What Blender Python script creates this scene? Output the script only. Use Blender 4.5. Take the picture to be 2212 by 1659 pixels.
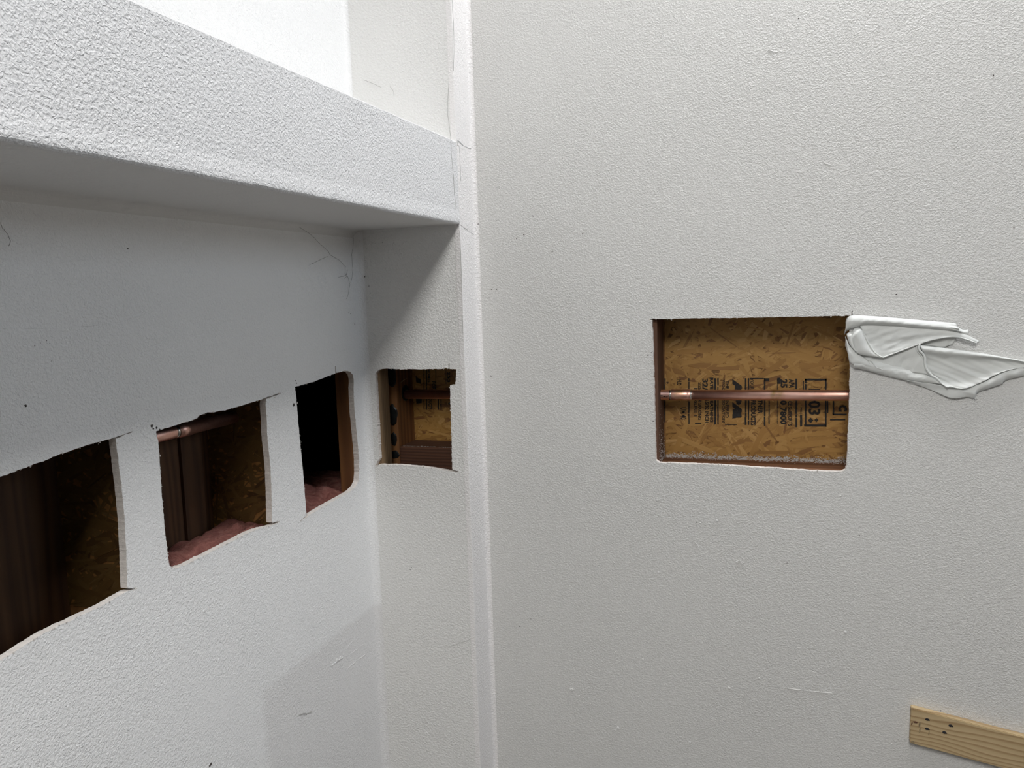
import bpy, bmesh, math, random
from mathutils import Vector, Matrix, noise
from mathutils.geometry import tessellate_polygon

for o in list(bpy.data.objects):
    bpy.data.objects.remove(o)
scene = bpy.context.scene
C = scene.collection
rnd = random.Random(7)

# ------------------------------------------------------------------ camera
W, H, F = 2212.0, 1659.0, 1752.5
EYE = 1.55                                    # eye height above the floor
PSI, PIT, ROL = 0.325405, 0.112002, -0.032298
fw = Vector((-math.sin(PSI)*math.cos(PIT), math.cos(PSI)*math.cos(PIT), -math.sin(PIT)))
r0 = Vector((math.cos(PSI), math.sin(PSI), 0)); u0 = r0.cross(fw)
rt = r0*math.cos(ROL) + u0*math.sin(ROL); up = -r0*math.sin(ROL) + u0*math.cos(ROL)
cam = bpy.data.cameras.new('camera'); camo = bpy.data.objects.new('camera', cam); C.objects.link(camo)
cam.sensor_width = 36; cam.lens = F/W*36; cam.clip_start = 0.02
M = Matrix((rt, up, -fw)).transposed().to_4x4(); M.translation = (0, 0, EYE)
camo.matrix_world = M
scene.camera = camo
cy = scene.cycles
cy.use_light_tree = False; cy.use_adaptive_sampling = True; cy.adaptive_threshold = 0.06; cy.adaptive_min_samples = 12; cy.max_bounces = 5; cy.diffuse_bounces = 4; cy.glossy_bounces = 2; cy.caustics_reflective = False; cy.caustics_refractive = False

# ------------------------------------------------------------------ view, world, daylight
vs = scene.view_settings
vs.view_transform = 'Standard'; vs.look = 'None'; vs.gamma = 1.0; vs.use_curve_mapping = False
vs.exposure = 0.05
w = bpy.data.worlds.new('world'); scene.world = w; w.use_nodes = True
bg = w.node_tree.nodes['Background']; bg.inputs[0].default_value = (0.72, 0.82, 1.0, 1); bg.inputs[1].default_value = 1.0
def area(name, loc, rot, sx, sy, power, col):
    l = bpy.data.lights.new(name, 'AREA'); l.shape = 'RECTANGLE'; l.size = sx; l.size_y = sy
    l.energy = power; l.color = col
    o = bpy.data.objects.new(name, l); C.objects.link(o); o.location = loc; o.rotation_euler = rot
    return o
# daylight coming down the roof window well and through the side window
CEIL = 3.15
SKIES = [(-0.08, 0.50, -2.1, -0.35), (-0.10, 0.50, 1.36, 1.60)]   # x0, x1, y0, y1 of the two roof windows
WIN = (0.95, 1.62, EYE+0.55, EYE+1.45)        # y0, y1, z0, z1 of the side window
for (q, pw, cl) in zip(SKIES, (72, 21.5), ((1.0, 0.985, 0.955), (0.99, 0.99, 1.0))):
    area('roof_daylight', ((q[0]+q[1])/2, (q[2]+q[3])/2, CEIL+0.03), (0, 0, 0), q[1]-q[0]-.01, q[3]-q[2]-.01, pw, cl)
area('window_daylight', (2.63, (WIN[0]+WIN[1])/2, (WIN[2]+WIN[3])/2), (0, math.pi/2, 0), WIN[3]-WIN[2], WIN[1]-WIN[0], 11, (0.74, 0.86, 1.0))

# ------------------------------------------------------------------ main planes (metres)
YW = 1.7055          # back wall face
YE = 1.618           # recess end wall face
XB = -0.651          # beam face and return
XL = -0.898          # recess back (left) wall face
TH = 0.0127          # drywall thickness
YO = 1.807           # face of the sheathing behind the back wall
XO = -1.05           # face of the sheathing behind the left wall
BZ0, BZ1 = EYE+0.1465, EYE+0.3178
XR, YB = 2.6, -2.6  # right wall, wall behind the camera

def ray(x, y): return fw*F + rt*(x-W/2) - up*(y-H/2)
def onY(Y, x, y):
    d = ray(x, y)*(Y/ray(x, y).y); return Vector((d.x, Y, d.z+EYE))
def onX(X, x, y):
    d = ray(x, y)*(X/ray(x, y).x); return Vector((X, d.y, d.z+EYE))

# ------------------------------------------------------------------ materials
def mat(name):
    m = bpy.data.materials.new(name); m.use_nodes = True
    nt = m.node_tree; return m, nt, nt.nodes['Principled BSDF']
def N(nt, t, **k):
    n = nt.nodes.new(t)
    for a, b in k.items(): setattr(n, a, b)
    return n
def ramp(nt, stops, fac=None):
    n = N(nt, 'ShaderNodeValToRGB'); e = n.color_ramp.elements
    while len(e) < len(stops): e.new(0.5)
    for i, (p, c) in enumerate(stops): e[i].position = p; e[i].color = (*c, 1)
    if fac is not None: nt.links.new(fac, n.inputs[0])
    return n
def noise_tex(nt, vec, scale, detail=2, rough=0.5, dist=0.0):
    n = N(nt, 'ShaderNodeTexNoise'); n.inputs['Scale'].default_value = scale
    n.inputs['Detail'].default_value = detail; n.inputs['Roughness'].default_value = rough
    n.inputs['Distortion'].default_value = dist
    nt.links.new(vec, n.inputs['Vector']); return n
def mapping(nt, vec, scale=(1, 1, 1), rot=(0, 0, 0)):
    n = N(nt, 'ShaderNodeMapping'); n.inputs['Scale'].default_value = scale; n.inputs['Rotation'].default_value = rot
    nt.links.new(vec, n.inputs['Vector']); return n.outputs[0]
def math_n(nt, op, a, b=None, clamp=False):
    n = N(nt, 'ShaderNodeMath', operation=op); n.use_clamp = clamp
    for i, v in enumerate((a, b)):
        if v is None: continue
        if isinstance(v, (int, float)): n.inputs[i].default_value = v
        else: nt.links.new(v, n.inputs[i])
    return n.outputs[0]
def mix(nt, fac, a, b, mode='MIX'):
    n = N(nt, 'ShaderNodeMix', data_type='RGBA', blend_type=mode)
    for s, v in ((n.inputs['Factor'], fac), (n.inputs[6], a), (n.inputs[7], b)):
        if isinstance(v, (int, float)): s.default_value = v
        elif isinstance(v, tuple): s.default_value = (*v, 1)
        else: nt.links.new(v, s)
    return n.outputs[2]
def bump(nt, h, strength, dist, b):
    n = N(nt, 'ShaderNodeBump'); n.inputs['Strength'].default_value = strength; n.inputs['Distance'].default_value = dist
    nt.links.new(h, n.inputs['Height']); nt.links.new(n.outputs[0], b.inputs['Normal']); return n

def paint(name, col, scale=120, depth=0.0011, rough=0.5, patch=None, tint=None):
    """orange-peel drywall paint"""
    m, nt, b = mat(name)
    co = N(nt, 'ShaderNodeTexCoord').outputs['Object']
    n1 = noise_tex(nt, co, scale, 1.6, 0.6, 0.5)
    amt = noise_tex(nt, co, 4.0, 1.0, 0.5); n3 = amt
    r = ramp(nt, [(0.36, (0, 0, 0)), (0.68, (1, 1, 1))], n1.outputs[0])
    hgt = math_n(nt, 'MULTIPLY', r.outputs[0], math_n(nt, 'ADD', amt.outputs[0], 0.45))
    bump(nt, hgt, 1.0, depth, b)
    c = mix(nt, math_n(nt, 'MULTIPLY', n3.outputs[0], 0.10), col, tuple(x*0.86 for x in col))
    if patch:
        # slightly greyer below a straight line and right of an upright one
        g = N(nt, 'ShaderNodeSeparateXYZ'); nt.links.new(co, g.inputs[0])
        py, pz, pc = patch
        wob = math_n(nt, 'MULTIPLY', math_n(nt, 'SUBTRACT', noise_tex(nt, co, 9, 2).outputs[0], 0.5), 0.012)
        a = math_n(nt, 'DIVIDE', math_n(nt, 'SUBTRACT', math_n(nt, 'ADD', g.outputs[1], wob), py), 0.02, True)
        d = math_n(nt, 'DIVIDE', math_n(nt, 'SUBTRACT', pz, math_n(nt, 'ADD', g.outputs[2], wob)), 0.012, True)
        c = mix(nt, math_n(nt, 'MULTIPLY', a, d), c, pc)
    nt.links.new(c, b.inputs['Base Color'])
    b.inputs['Roughness'].default_value = rough; b.inputs['Specular IOR Level'].default_value = 0.35
    return m

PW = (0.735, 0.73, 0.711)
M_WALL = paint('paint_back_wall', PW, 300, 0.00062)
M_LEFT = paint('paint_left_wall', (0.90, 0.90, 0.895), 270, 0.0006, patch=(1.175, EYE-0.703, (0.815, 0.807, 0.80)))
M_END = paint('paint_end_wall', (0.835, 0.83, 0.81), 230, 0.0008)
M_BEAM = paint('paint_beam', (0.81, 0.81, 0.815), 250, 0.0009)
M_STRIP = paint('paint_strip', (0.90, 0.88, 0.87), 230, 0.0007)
M_ROOM = paint('paint_room', (0.27, 0.262, 0.25), 230, 0.0005)  # unseen room surfaces darkened so less light bounces into the shade
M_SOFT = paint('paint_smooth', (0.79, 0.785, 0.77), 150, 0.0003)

def simple(name, col, rough=0.8, metallic=0, nscale=0, amp=0.15, bdepth=0, bscale=300):
    m, nt, b = mat(name); b.inputs['Roughness'].default_value = rough; b.inputs['Metallic'].default_value = metallic
    co = N(nt, 'ShaderNodeTexCoord').outputs['Object']
    if nscale:
        n = noise_tex(nt, co, nscale, 3, 0.6)
        r = ramp(nt, [(0.3, tuple(x*(1-amp) for x in col)), (0.7, tuple(min(1, x*(1+amp)) for x in col))], n.outputs[0])
        nt.links.new(r.outputs[0], b.inputs['Base Color'])
    else:
        b.inputs['Base Color'].default_value = (*col, 1)
    if bdepth:
        bump(nt, noise_tex(nt, co, bscale, 3).outputs[0], 1.0, bdepth, b)
    return m
M_GYP = simple('gypsum_core', (0.84, 0.79, 0.745), 0.95, 0, 140, 0.12, 0.0006, 500)
M_PAPER = simple('torn_paper', (0.62, 0.58, 0.54), 0.95, 0, 200, 0.35)
M_DUST = simple('gypsum_dust', (0.80, 0.77, 0.75), 1.0)
M_INK = simple('black_ink', (0.018, 0.014, 0.012), 0.7, 0, 260, 0.4)
M_SPECK = simple('dark_speck', (0.07, 0.06, 0.055), 0.9)
M_CRACK = simple('crack_grey', (0.40, 0.39, 0.375), 0.95)  # even grey for the hairline cracks and one scratch
M_WEB = simple('cobweb_grey', (0.22, 0.21, 0.20), 1.0)
M_FOAM = simple('black_mastic', (0.012, 0.013, 0.013), 0.45, 0, 60, 0.4, 0.002, 80)
M_NAIL = simple('dark_nail', (0.035, 0.035, 0.04), 0.5, 0.3)
M_SOLDER = simple('solder', (0.72, 0.70, 0.66), 0.22, 1.0, 120, 0.2)

def wood(name, c0, c1, axis='Z', ring=26, dist=2.5, rough=0.75):
    """planed softwood, grain along the object's axis"""
    m, nt, b = mat(name); co = N(nt, 'ShaderNodeTexCoord').outputs['Object']
    sc = {'X': (0.10, 1, 1), 'Y': (1, 0.10, 1), 'Z': (1, 1, 0.10)}[axis]
    v = mapping(nt, co, sc)
    wv = N(nt, 'ShaderNodeTexWave', wave_type='RINGS', rings_direction=axis)
    wv.inputs['Scale'].default_value = ring; wv.inputs['Distortion'].default_value = dist
    wv.inputs['Detail'].default_value = 2; wv.inputs['Detail Scale'].default_value = 1.2
    v2 = N(nt, 'ShaderNodeVectorMath', operation='ADD'); v2.inputs[1].default_value = (0.05, -0.09, 0.07)
    nt.links.new(v, v2.inputs[0]); nt.links.new(v2.outputs[0], wv.inputs[0])
    fib = noise_tex(nt, mapping(nt, co, {'X': (4, 260, 260), 'Y': (260, 4, 260), 'Z': (260, 260, 4)}[axis]), 1, 3, 0.6)
    blot = noise_tex(nt, co, 14, 2)
    f = math_n(nt, 'ADD', math_n(nt, 'MULTIPLY', wv.outputs[0], 0.55), math_n(nt, 'MULTIPLY', fib.outputs[0], 0.5))
    r = ramp(nt, [(0.22, c0), (0.8, c1)], f)
    c = mix(nt, math_n(nt, 'MULTIPLY', blot.outputs[0], 0.35), r.outputs[0], tuple(x*0.6 for x in c1))
    nt.links.new(c, b.inputs['Base Color']); b.inputs['Roughness'].default_value = rough
    bump(nt, f, 0.6, 0.0006, b); return m
M_STUD = wood('stud_wood', (0.30, 0.135, 0.045), (0.17, 0.07, 0.024), 'Z', 22)
M_STUDX = wood('blocking_wood', (0.27, 0.125, 0.06), (0.17, 0.07, 0.032), 'X', 22)
M_STUDD = wood('dark_blocking_wood', (0.13, 0.055, 0.028), (0.075, 0.03, 0.016), 'X', 60)  # blocking wood in a darker brown
M_STUDP = wood('dark_stud_wood', (0.17, 0.085, 0.05), (0.10, 0.05, 0.032), 'Z', 30)  # stud wood in a darker brown
M_NAILER = wood('nailer_wood', (0.27, 0.18, 0.10), (0.18, 0.115, 0.06), 'Z', 60)
M_PLY = wood('plywood', (0.13, 0.062, 0.027), (0.075, 0.034, 0.015), 'Z', 17, 9)
M_CAVSHADE = simple('cavity_shade', (0.006, 0.005, 0.0045), 0.95, 0, 30, 0.3)  # near-black colour standing in for the unlit depth of the cavities

def pine():
    m, nt, b = mat('pine_strip'); co = N(nt, 'ShaderNodeTexCoord').outputs['Object']
    # growth rings: wavy lines running along the strip
    v = mapping(nt, co, (0.18, 1, 1))
    wob = noise_tex(nt, mapping(nt, co, (1.6, 0.3, 5)), 1.6, 2, 0.5)
    s = N(nt, 'ShaderNodeSeparateXYZ'); nt.links.new(v, s.inputs[0])
    t = math_n(nt, 'ADD', s.outputs[2], math_n(nt, 'MULTIPLY', wob.outputs[0], 0.085))
    t = math_n(nt, 'ADD', t, math_n(nt, 'MULTIPLY', s.outputs[1], 0.4))
    t2 = math_n(nt, 'MULTIPLY', t, 105)
    fr = math_n(nt, 'FRACT', t2)
    line = ramp(nt, [(0.0, (1, 1, 1)), (0.50, (0.75, 0.75, 0.75)), (0.84, (0, 0, 0)), (1.0, (0.9, 0.9, 0.9))], fr)
    fib = noise_tex(nt, mapping(nt, co, (6, 300, 300)), 1, 3, 0.6)
    r = ramp(nt, [(0.0, (0.34, 0.215, 0.10)), (1.0, (0.61, 0.47, 0.275))], line.outputs[0])
    c = mix(nt, math_n(nt, 'MULTIPLY', fib.outputs[0], 0.4), r.outputs[0], (0.42, 0.30, 0.155))
    nt.links.new(c, b.inputs['Base Color']); b.inputs['Roughness'].default_value = 0.6
    bump(nt, fib.outputs[0], 0.5, 0.0004, b); return m
M_PINE = pine()

def strand_mat(name, gain=1.0):
    m, nt, b = mat(name)
    at = N(nt, 'ShaderNodeAttribute', attribute_name='tone'); uv = N(nt, 'ShaderNodeUVMap').outputs[0]
    n = noise_tex(nt, mapping(nt, uv, (6, 220, 1)), 1, 3, 0.6)
    r = ramp(nt, [(0.0, tuple(gain*x for x in (0.15, 0.062, 0.016))), (0.35, tuple(gain*x for x in (0.33, 0.172, 0.038))),
                  (0.7, tuple(gain*x for x in (0.43, 0.245, 0.062))), (1.0, tuple(gain*x for x in (0.56, 0.345, 0.125)))], at.outputs['Fac'])
    c = mix(nt, math_n(nt, 'MULTIPLY', n.outputs[0], 0.55), r.outputs[0], tuple(gain*x for x in (0.27, 0.125, 0.04)))
    nt.links.new(c, b.inputs['Base Color']); b.inputs['Roughness'].default_value = 0.55
    bump(nt, n.outputs[0], 0.5, 0.0004, b); return m
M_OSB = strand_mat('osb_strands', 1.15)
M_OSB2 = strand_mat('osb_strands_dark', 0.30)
M_OSBBASE = simple('osb_resin', (0.25, 0.12, 0.035), 0.7, 0, 60, 0.3)

def copper(name, dark=1.0, bands=()):
    m, nt, b = mat(name); co = N(nt, 'ShaderNodeTexCoord').outputs['Object']
    n = noise_tex(nt, mapping(nt, co, (8, 260, 260)), 1, 3, 0.6)
    n2 = noise_tex(nt, co, 35, 3, 0.6)
    r = ramp(nt, [(0.3, (0.74*dark, 0.39*dark, 0.30*dark)), (0.7, (0.93*dark, 0.60*dark, 0.50*dark))],
             math_n(nt, 'ADD', math_n(nt, 'MULTIPLY', n.outputs[0], 0.5), math_n(nt, 'MULTIPLY', n2.outputs[0], 0.5)))
    c = r.outputs[0]
    g = N(nt, 'ShaderNodeSeparateXYZ'); nt.links.new(co, g.inputs[0])
    for x0, x1 in bands:      # brown-yellow heat and flux tarnish near the joints
        a = math_n(nt, 'MULTIPLY', math_n(nt, 'DIVIDE', math_n(nt, 'SUBTRACT', g.outputs[0], x0), 0.008, True),
                   math_n(nt, 'DIVIDE', math_n(nt, 'SUBTRACT', x1, g.outputs[0]), 0.008, True))
        a = math_n(nt, 'MULTIPLY', a, ramp(nt, [(0.35, (0, 0, 0)), (0.6, (1, 1, 1))], n2.outputs[0]).outputs[0])
        c = mix(nt, math_n(nt, 'MULTIPLY', a, 0.75), c, (0.42, 0.27, 0.06))
    nt.links.new(c, b.inputs['Base Color']); b.inputs['Metallic'].default_value = 1.0
    b.inputs['Roughness'].default_value = 0.40
    bump(nt, n.outputs[0], 0.15, 0.0004, b); return m

def pink_wool():
    m, nt, b = mat('pink_glass_wool'); co = N(nt, 'ShaderNodeTexCoord').outputs['Object']
    n = noise_tex(nt, co, 45, 5, 0.65, 1.2); n2 = noise_tex(nt, mapping(nt, co, (1, 1, 3)), 260, 3, 0.7)
    r = ramp(nt, [(0.25, (0.17, 0.055, 0.045)), (0.55, (0.34, 0.135, 0.11)), (0.8, (0.50, 0.27, 0.22))], n.outputs[0])
    nt.links.new(r.outputs[0], b.inputs['Base Color']); b.inputs['Roughness'].default_value = 1.0
    bump(nt, math_n(nt, 'ADD', n.outputs[0], math_n(nt, 'MULTIPLY', n2.outputs[0], 0.5)), 1.0, 0.004, b); return m
M_WOOL = pink_wool()

def cloth_mat():
    m, nt, b = mat('white_knit'); co = N(nt, 'ShaderNodeTexCoord').outputs['Object']
    n = noise_tex(nt, co, 900, 2); n2 = noise_tex(nt, co, 18, 3)
    c = mix(nt, math_n(nt, 'MULTIPLY', n2.outputs[0], 0.22), (0.765, 0.78, 0.76), (0.66, 0.68, 0.66))
    nt.links.new(c, b.inputs['Base Color']); b.inputs['Roughness'].default_value = 0.9
    b.inputs['Sheen Weight'].default_value = 0.15
    bump(nt, n.outputs[0], 0.25, 0.0004, b); return m
M_CLOTH = cloth_mat()
M_FLOOR = simple('subfloor_wood', (0.065, 0.055, 0.047), 0.8, 0, 4, 0.2, 0.0005, 90)  # floor colour darkened to lower the bounce light

# ------------------------------------------------------------------ mesh helpers
def mesh_obj(name, verts, faces, mats, parent=None, base=None, fmat=None, smooth=False):
    b = Vector(base) if base is not None else (parent_base(parent) if parent else Vector((0, 0, 0)))
    me = bpy.data.meshes.new(name)
    me.from_pydata([tuple(Vector(v)-b) for v in verts], [], faces)
    for m in (mats if isinstance(mats, (list, tuple)) else [mats]): me.materials.append(m)
    if fmat: me.polygons.foreach_set('material_index', fmat)
    if smooth: me.polygons.foreach_set('use_smooth', [True]*len(me.polygons))
    me.update()
    o = bpy.data.objects.new(name, me); C.objects.link(o)
    if parent: o.parent = parent
    if not parent: o.location = b
    return o
def parent_base(p):
    b = p.location.copy()
    while p.parent: p = p.parent; b += p.location
    return b
def tag(o, label, cat=None, group=None, kind=None):
    o['label'] = label
    if cat: o['category'] = cat
    if group: o['group'] = group
    if kind: o['kind'] = kind
    return o
GROUPS = {'wall_stud': 'studs inside the walls', 'blocking': 'cross blocks inside the walls', 'plywood_panel': 'dark boards inside the left wall', 'strand_board': 'strand boards inside the walls', 'copper_pipe': 'copper pipes inside the walls', 'insulation_batt': 'pink insulation in the left wall', 'cobweb': 'cobwebs in the recess'}
def thing(name, base, label, cat, group=None):
    o = bpy.data.objects.new(name, None); C.objects.link(o); o.location = base; o.empty_display_size = 0.05
    return tag(o, label, cat, group)
def box_v(x0, x1, y0, y1, z0, z1, bev=0.0):
    bm = bmesh.new(); bmesh.ops.create_cube(bm, size=1)
    for v in bm.verts:
        v.co = Vector(((x0+x1)/2+v.co.x*(x1-x0), (y0+y1)/2+v.co.y*(y1-y0), (z0+z1)/2+v.co.z*(z1-z0)))
    if bev: bmesh.ops.bevel(bm, geom=bm.edges[:], offset=bev, segments=2, affect='EDGES', profile=0.6)
    bm.verts.ensure_lookup_table(); bm.verts.index_update()
    V = [v.co.copy() for v in bm.verts]; Fc = [[v.index for v in f.verts] for f in bm.faces]; bm.free()
    return V, Fc
def box(name, dims, m, parent=None, bev=0.0, base=None):
    V, Fc = box_v(*dims, bev)
    if base is None and not parent: base = ((dims[0]+dims[1])/2, (dims[2]+dims[3])/2, dims[4])
    return mesh_obj(name, V, Fc, m, parent, base)
def tube_v(pts, r, seg=10, cap=True):
    V, Fc = [], []; n = len(pts); rr = r if isinstance(r, (list, tuple)) else [r]*n
    t0 = (Vector(pts[1])-Vector(pts[0])).normalized()
    a = t0.orthogonal().normalized()
    for i in range(n):
        p = Vector(pts[i]); t = (Vector(pts[min(i+1, n-1)])-Vector(pts[max(i-1, 0)])).normalized()
        a = (a - t*a.dot(t)).normalized(); b = t.cross(a)
        for k in range(seg):
            an = 2*math.pi*k/seg; V.append(p + (a*math.cos(an)+b*math.sin(an))*rr[i])
    for i in range(n-1):
        for k in range(seg):
            Fc.append([i*seg+k, i*seg+(k+1) % seg, (i+1)*seg+(k+1) % seg, (i+1)*seg+k])
    if cap: Fc.append(list(range(seg))[::-1]); Fc.append([(n-1)*seg+k for k in range(seg)])
    return V, Fc
def join(parts):
    V, Fc = [], []
    for v, f in parts:
        o = len(V); V += list(v); Fc += [[i+o for i in q] for q in f]
    return V, Fc

# drywall sheet with cut-outs -----------------------------------------------------
def jag(pts, step=0.0022, amp=0.0006, seed=0):
    """hand-sawn edge: subdivide and roughen an outline of 2D points"""
    out = []; n = len(pts); k = 0
    for i in range(n):
        a, b = Vector(pts[i]), Vector(pts[(i+1) % n]); L = (b-a).length
        m = max(1, int(L/step)); nn = Vector((-(b-a).y, (b-a).x))/max(L, 1e-9)
        for j in range(m):
            t = j/m; e = min(1, min(t, 1-t)*m/2)
            q = a.lerp(b, t); d = noise.noise(Vector((q.x*260, q.y*260, seed)))*amp + noise.noise(Vector((q.x*70, q.y*70, seed+9)))*amp*1.6
            if noise.noise(Vector((q.x*150, q.y*150, seed+3))) > 0.42: d *= 2.2
            out.append(q + nn*d*e)
    return out
def sheet(name, axis, val, outer, holes, m, thick, label, seed=0):
    """axis 'Y': 2D=(x,z) plane y=val, back at val+thick; axis 'X': 2D=(y,z) plane x=val, back at val-thick"""
    want = Vector((0, -1, 0)) if axis == 'Y' else Vector((1, 0, 0))
    def P(p, d): return Vector((p.x, val+d, p.y)) if axis == 'Y' else Vector((val-d, p.x, p.y))
    V, Fc, fm = [], [], []
    def add(pts, tris, sides):
        n = len(pts); o = len(V); V.extend([P(p, 0) for p in pts] + [P(p, thick) for p in pts])
        for t in tris:
            q = [i+o for i in t]
            if (V[q[1]]-V[q[0]]).cross(V[q[2]]-V[q[0]]).dot(want) < 0: q.reverse()
            Fc.append(q); fm.append(0); Fc.append([i+n for i in q[::-1]]); fm.append(1)
        for (i, j) in sides: Fc.append([o+i, o+j, o+j+n, o+i+n]); fm.append(1)
    rings = [jag(h, seed=seed+i) for i, h in enumerate(holes)]
    boxes = [(min(p.x for p in r)-.004, max(p.x for p in r)+.004, min(p.y for p in r)-.004, max(p.y for p in r)+.004) for r in rings]
    a0, a1, b0, b1 = outer[0][0], outer[1][0], outer[0][1], outer[2][1]
    A = sorted({a0, a1, *[q for k in boxes for q in k[:2]]}); B = sorted({b0, b1, *[q for k in boxes for q in k[2:]]})
    for i in range(len(A)-1):
        for j in range(len(B)-1):
            ca, cb = (A[i]+A[i+1])/2, (B[j]+B[j+1])/2
            if any(k[0] < ca < k[1] and k[2] < cb < k[3] for k in boxes): continue
            add([Vector((A[i], B[j])), Vector((A[i+1], B[j])), Vector((A[i+1], B[j+1])), Vector((A[i], B[j+1]))], [(0, 1, 2, 3)], [])
    for r, k in zip(rings, boxes):                     # only the strip round each cut-out is finely divided
        fr = []
        cs = [Vector((k[0], k[2])), Vector((k[1], k[2])), Vector((k[1], k[3])), Vector((k[0], k[3]))]
        for i in range(4): fr += [cs[i].lerp(cs[(i+1) % 4], t/24) for t in range(24)]
        pts = fr + r
        tri = tessellate_polygon([[Vector((p.x, p.y, 0)) for p in fr], [Vector((p.x, p.y, 0)) for p in r]])
        nf, nr = len(fr), len(r)
        add(pts, tri, [(nf+i, nf+(i+1) % nr) for i in range(nr)])
    o0 = [Vector(p) for p in outer]
    add(o0, [], [(i, (i+1) % 4) for i in range(4)])
    ob = mesh_obj(name, V, Fc, [m, M_GYP], None, (0, 0, 0), fm)
    tag(ob, label, 'wall', kind='structure')
    return ob, rings
def fuzz(parent, axis, val, rings, per=0.5, seed=1):
    """frayed face paper along the saw cuts"""
    r = random.Random(seed); V, Fc = [], []
    for ring in rings:
        for i in range(len(ring)):
            if r.random() > per: continue
            p = ring[i]; s = r.uniform(0.0006, 0.0022) * (1.8 if r.random() < 0.08 else 1)
            b = len(V)
            for k in range(3):
                an = r.uniform(0, 6.28); q = p + Vector((math.cos(an), math.sin(an)))*s
                d = -r.uniform(0.0001, 0.0012)
                V.append(Vector((q.x, val+d, q.y)) if axis == 'Y' else Vector((val-d, q.x, q.y)))
            Fc.append([b, b+1, b+2])
    o = mesh_obj('torn_paper', V, Fc, M_PAPER, parent); o['kind'] = 'stuff'
    o['label'] = 'frayed paper along the cut edges'

def yz(X, pts): return [(lambda p: (p.y, p.z))(onX(X, *q)) for q in pts]
def xz(Y, pts): return [(lambda p: (p.x, p.z))(onY(Y, *q)) for q in pts]

# ------------------------------------------------------------------ structure
back_hole = [(1403, 688.5), (1412, 688.5), (1432, 689.5), (1500, 687.5), (1600, 686.5), (1700, 684.5), (1800, 682.5), (1838.8, 681.5), (1840.2, 671), (1842, 671),
             (1841.5, 684), (1836, 690), (1834.5, 740), (1836.5, 795), (1834, 880), (1831, 960), (1829, 1005), (1826, 1015), (1817, 1019),
             (1760, 1017.5), (1650, 1010.5), (1520, 1003), (1424, 999.5), (1417, 994), (1414.5, 900), (1412, 800), (1409, 691.5), (1403, 690.2)]
wall_back, rb = sheet('wall_back', 'Y', YW, [(XB-0.0, 0), (XR, 0), (XR, CEIL), (XB-0.0, CEIL)], [xz(YW, back_hole)], M_WALL, TH,
                      'cream-white orange-peel wall with one square hole showing a copper pipe', 3)
fuzz(wall_back, 'Y', YW, rb, 0.5, 3)

end_hole = [(810, 809), (813, 803), (819, 798.5), (830, 796.5), (860, 797), (900, 797.5), (968.6, 796.5), (969.4, 784), (970.6, 784), (971, 797), (985.5, 797.5), (985, 815), (983.5, 831),
            (972.5, 832), (972.5, 860), (974, 900), (975.5, 960), (977, 1003), (977.5, 1014), (991, 1018.5), (991, 1020), (977, 1018.2),
            (950, 1013.5), (920, 1009.5), (865, 1004.5), (818, 1004), (812, 1008), (811, 1006), (819.5, 991), (817, 950), (814.5, 900), (812, 850)]
wall_end, re_ = sheet('wall_end', 'Y', YE, [(XL, 0), (XB-0.004, 0), (XB-0.004, CEIL), (XL, CEIL)], [xz(YE, end_hole)], M_END, TH,
                      'narrow white recess end wall with one small notched hole', 11)
fuzz(wall_end, 'Y', YE, re_, 0.6, 4)

h3 = [(637, 836), (650, 832), (677, 825), (707, 813), (724.5, 806.5), (723.8, 791), (725.2, 791), (726.5, 805.8), (738, 803), (750, 801.5), (757, 803), (762, 809), (764, 818),
      (764, 852), (766, 890), (769, 920), (773, 960), (775.5, 995), (776, 1020), (774.5, 1038), (770, 1049), (758, 1061), (734, 1075), (700, 1093.5), (664, 1116),
      (648, 1126.5), (647.5, 1125), (662, 1113), (660, 1085), (654, 1012), (645, 920), (638.5, 846)]
h2 = [(337, 932), (350, 928), (366, 923), (400, 912), (427, 903), (429, 897.5), (445, 892.5), (459, 890.5), (491, 885), (525, 875), (560, 864.5), (573, 859.5), (606, 848.5), (606, 850.5), (575, 862),
      (573.5, 875), (576, 905), (578, 945), (582, 985), (585, 1019), (586.5, 1075), (588, 1129), (603, 1126.5), (603, 1128), (586, 1135.5), (565, 1140), (539, 1149.5), (496, 1172), (459, 1191), (406, 1218), (385, 1226.5), (374, 1227.5), (366, 1221),
      (362, 1195), (354, 1120), (349, 1064), (345, 1000), (342, 953), (338, 938)]
h1 = [(-70, 1053), (0, 1030), (30, 1020), (65, 1006.5), (107, 991), (130, 980.5), (195, 959.5), (230, 950), (248, 945), (286, 931.5), (286, 933.5), (250, 948),
      (253, 975), (260, 1030), (266, 1085), (270, 1134), (273, 1205), (275.5, 1271), (292, 1271), (292, 1272.5), (274, 1277.5), (228, 1304), (163, 1335.5), (98, 1366), (16, 1418), (0, 1427), (-60, 1465)]
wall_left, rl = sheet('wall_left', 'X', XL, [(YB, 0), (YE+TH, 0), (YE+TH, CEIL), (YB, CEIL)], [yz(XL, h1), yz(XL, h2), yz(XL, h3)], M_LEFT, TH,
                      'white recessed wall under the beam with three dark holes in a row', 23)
fuzz(wall_left, 'X', XL, rl, 0.45, 5)

def struct(o, label, cat='wall'): return tag(o, label, cat, kind='structure')
struct(box('wall_return', (XB-TH, XB, YE-0.0005, YW, 0, CEIL), M_STRIP, bev=0.0022, base=(0, 0, 0)), 'narrow bright upright strip between the recess and the big wall')
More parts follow.
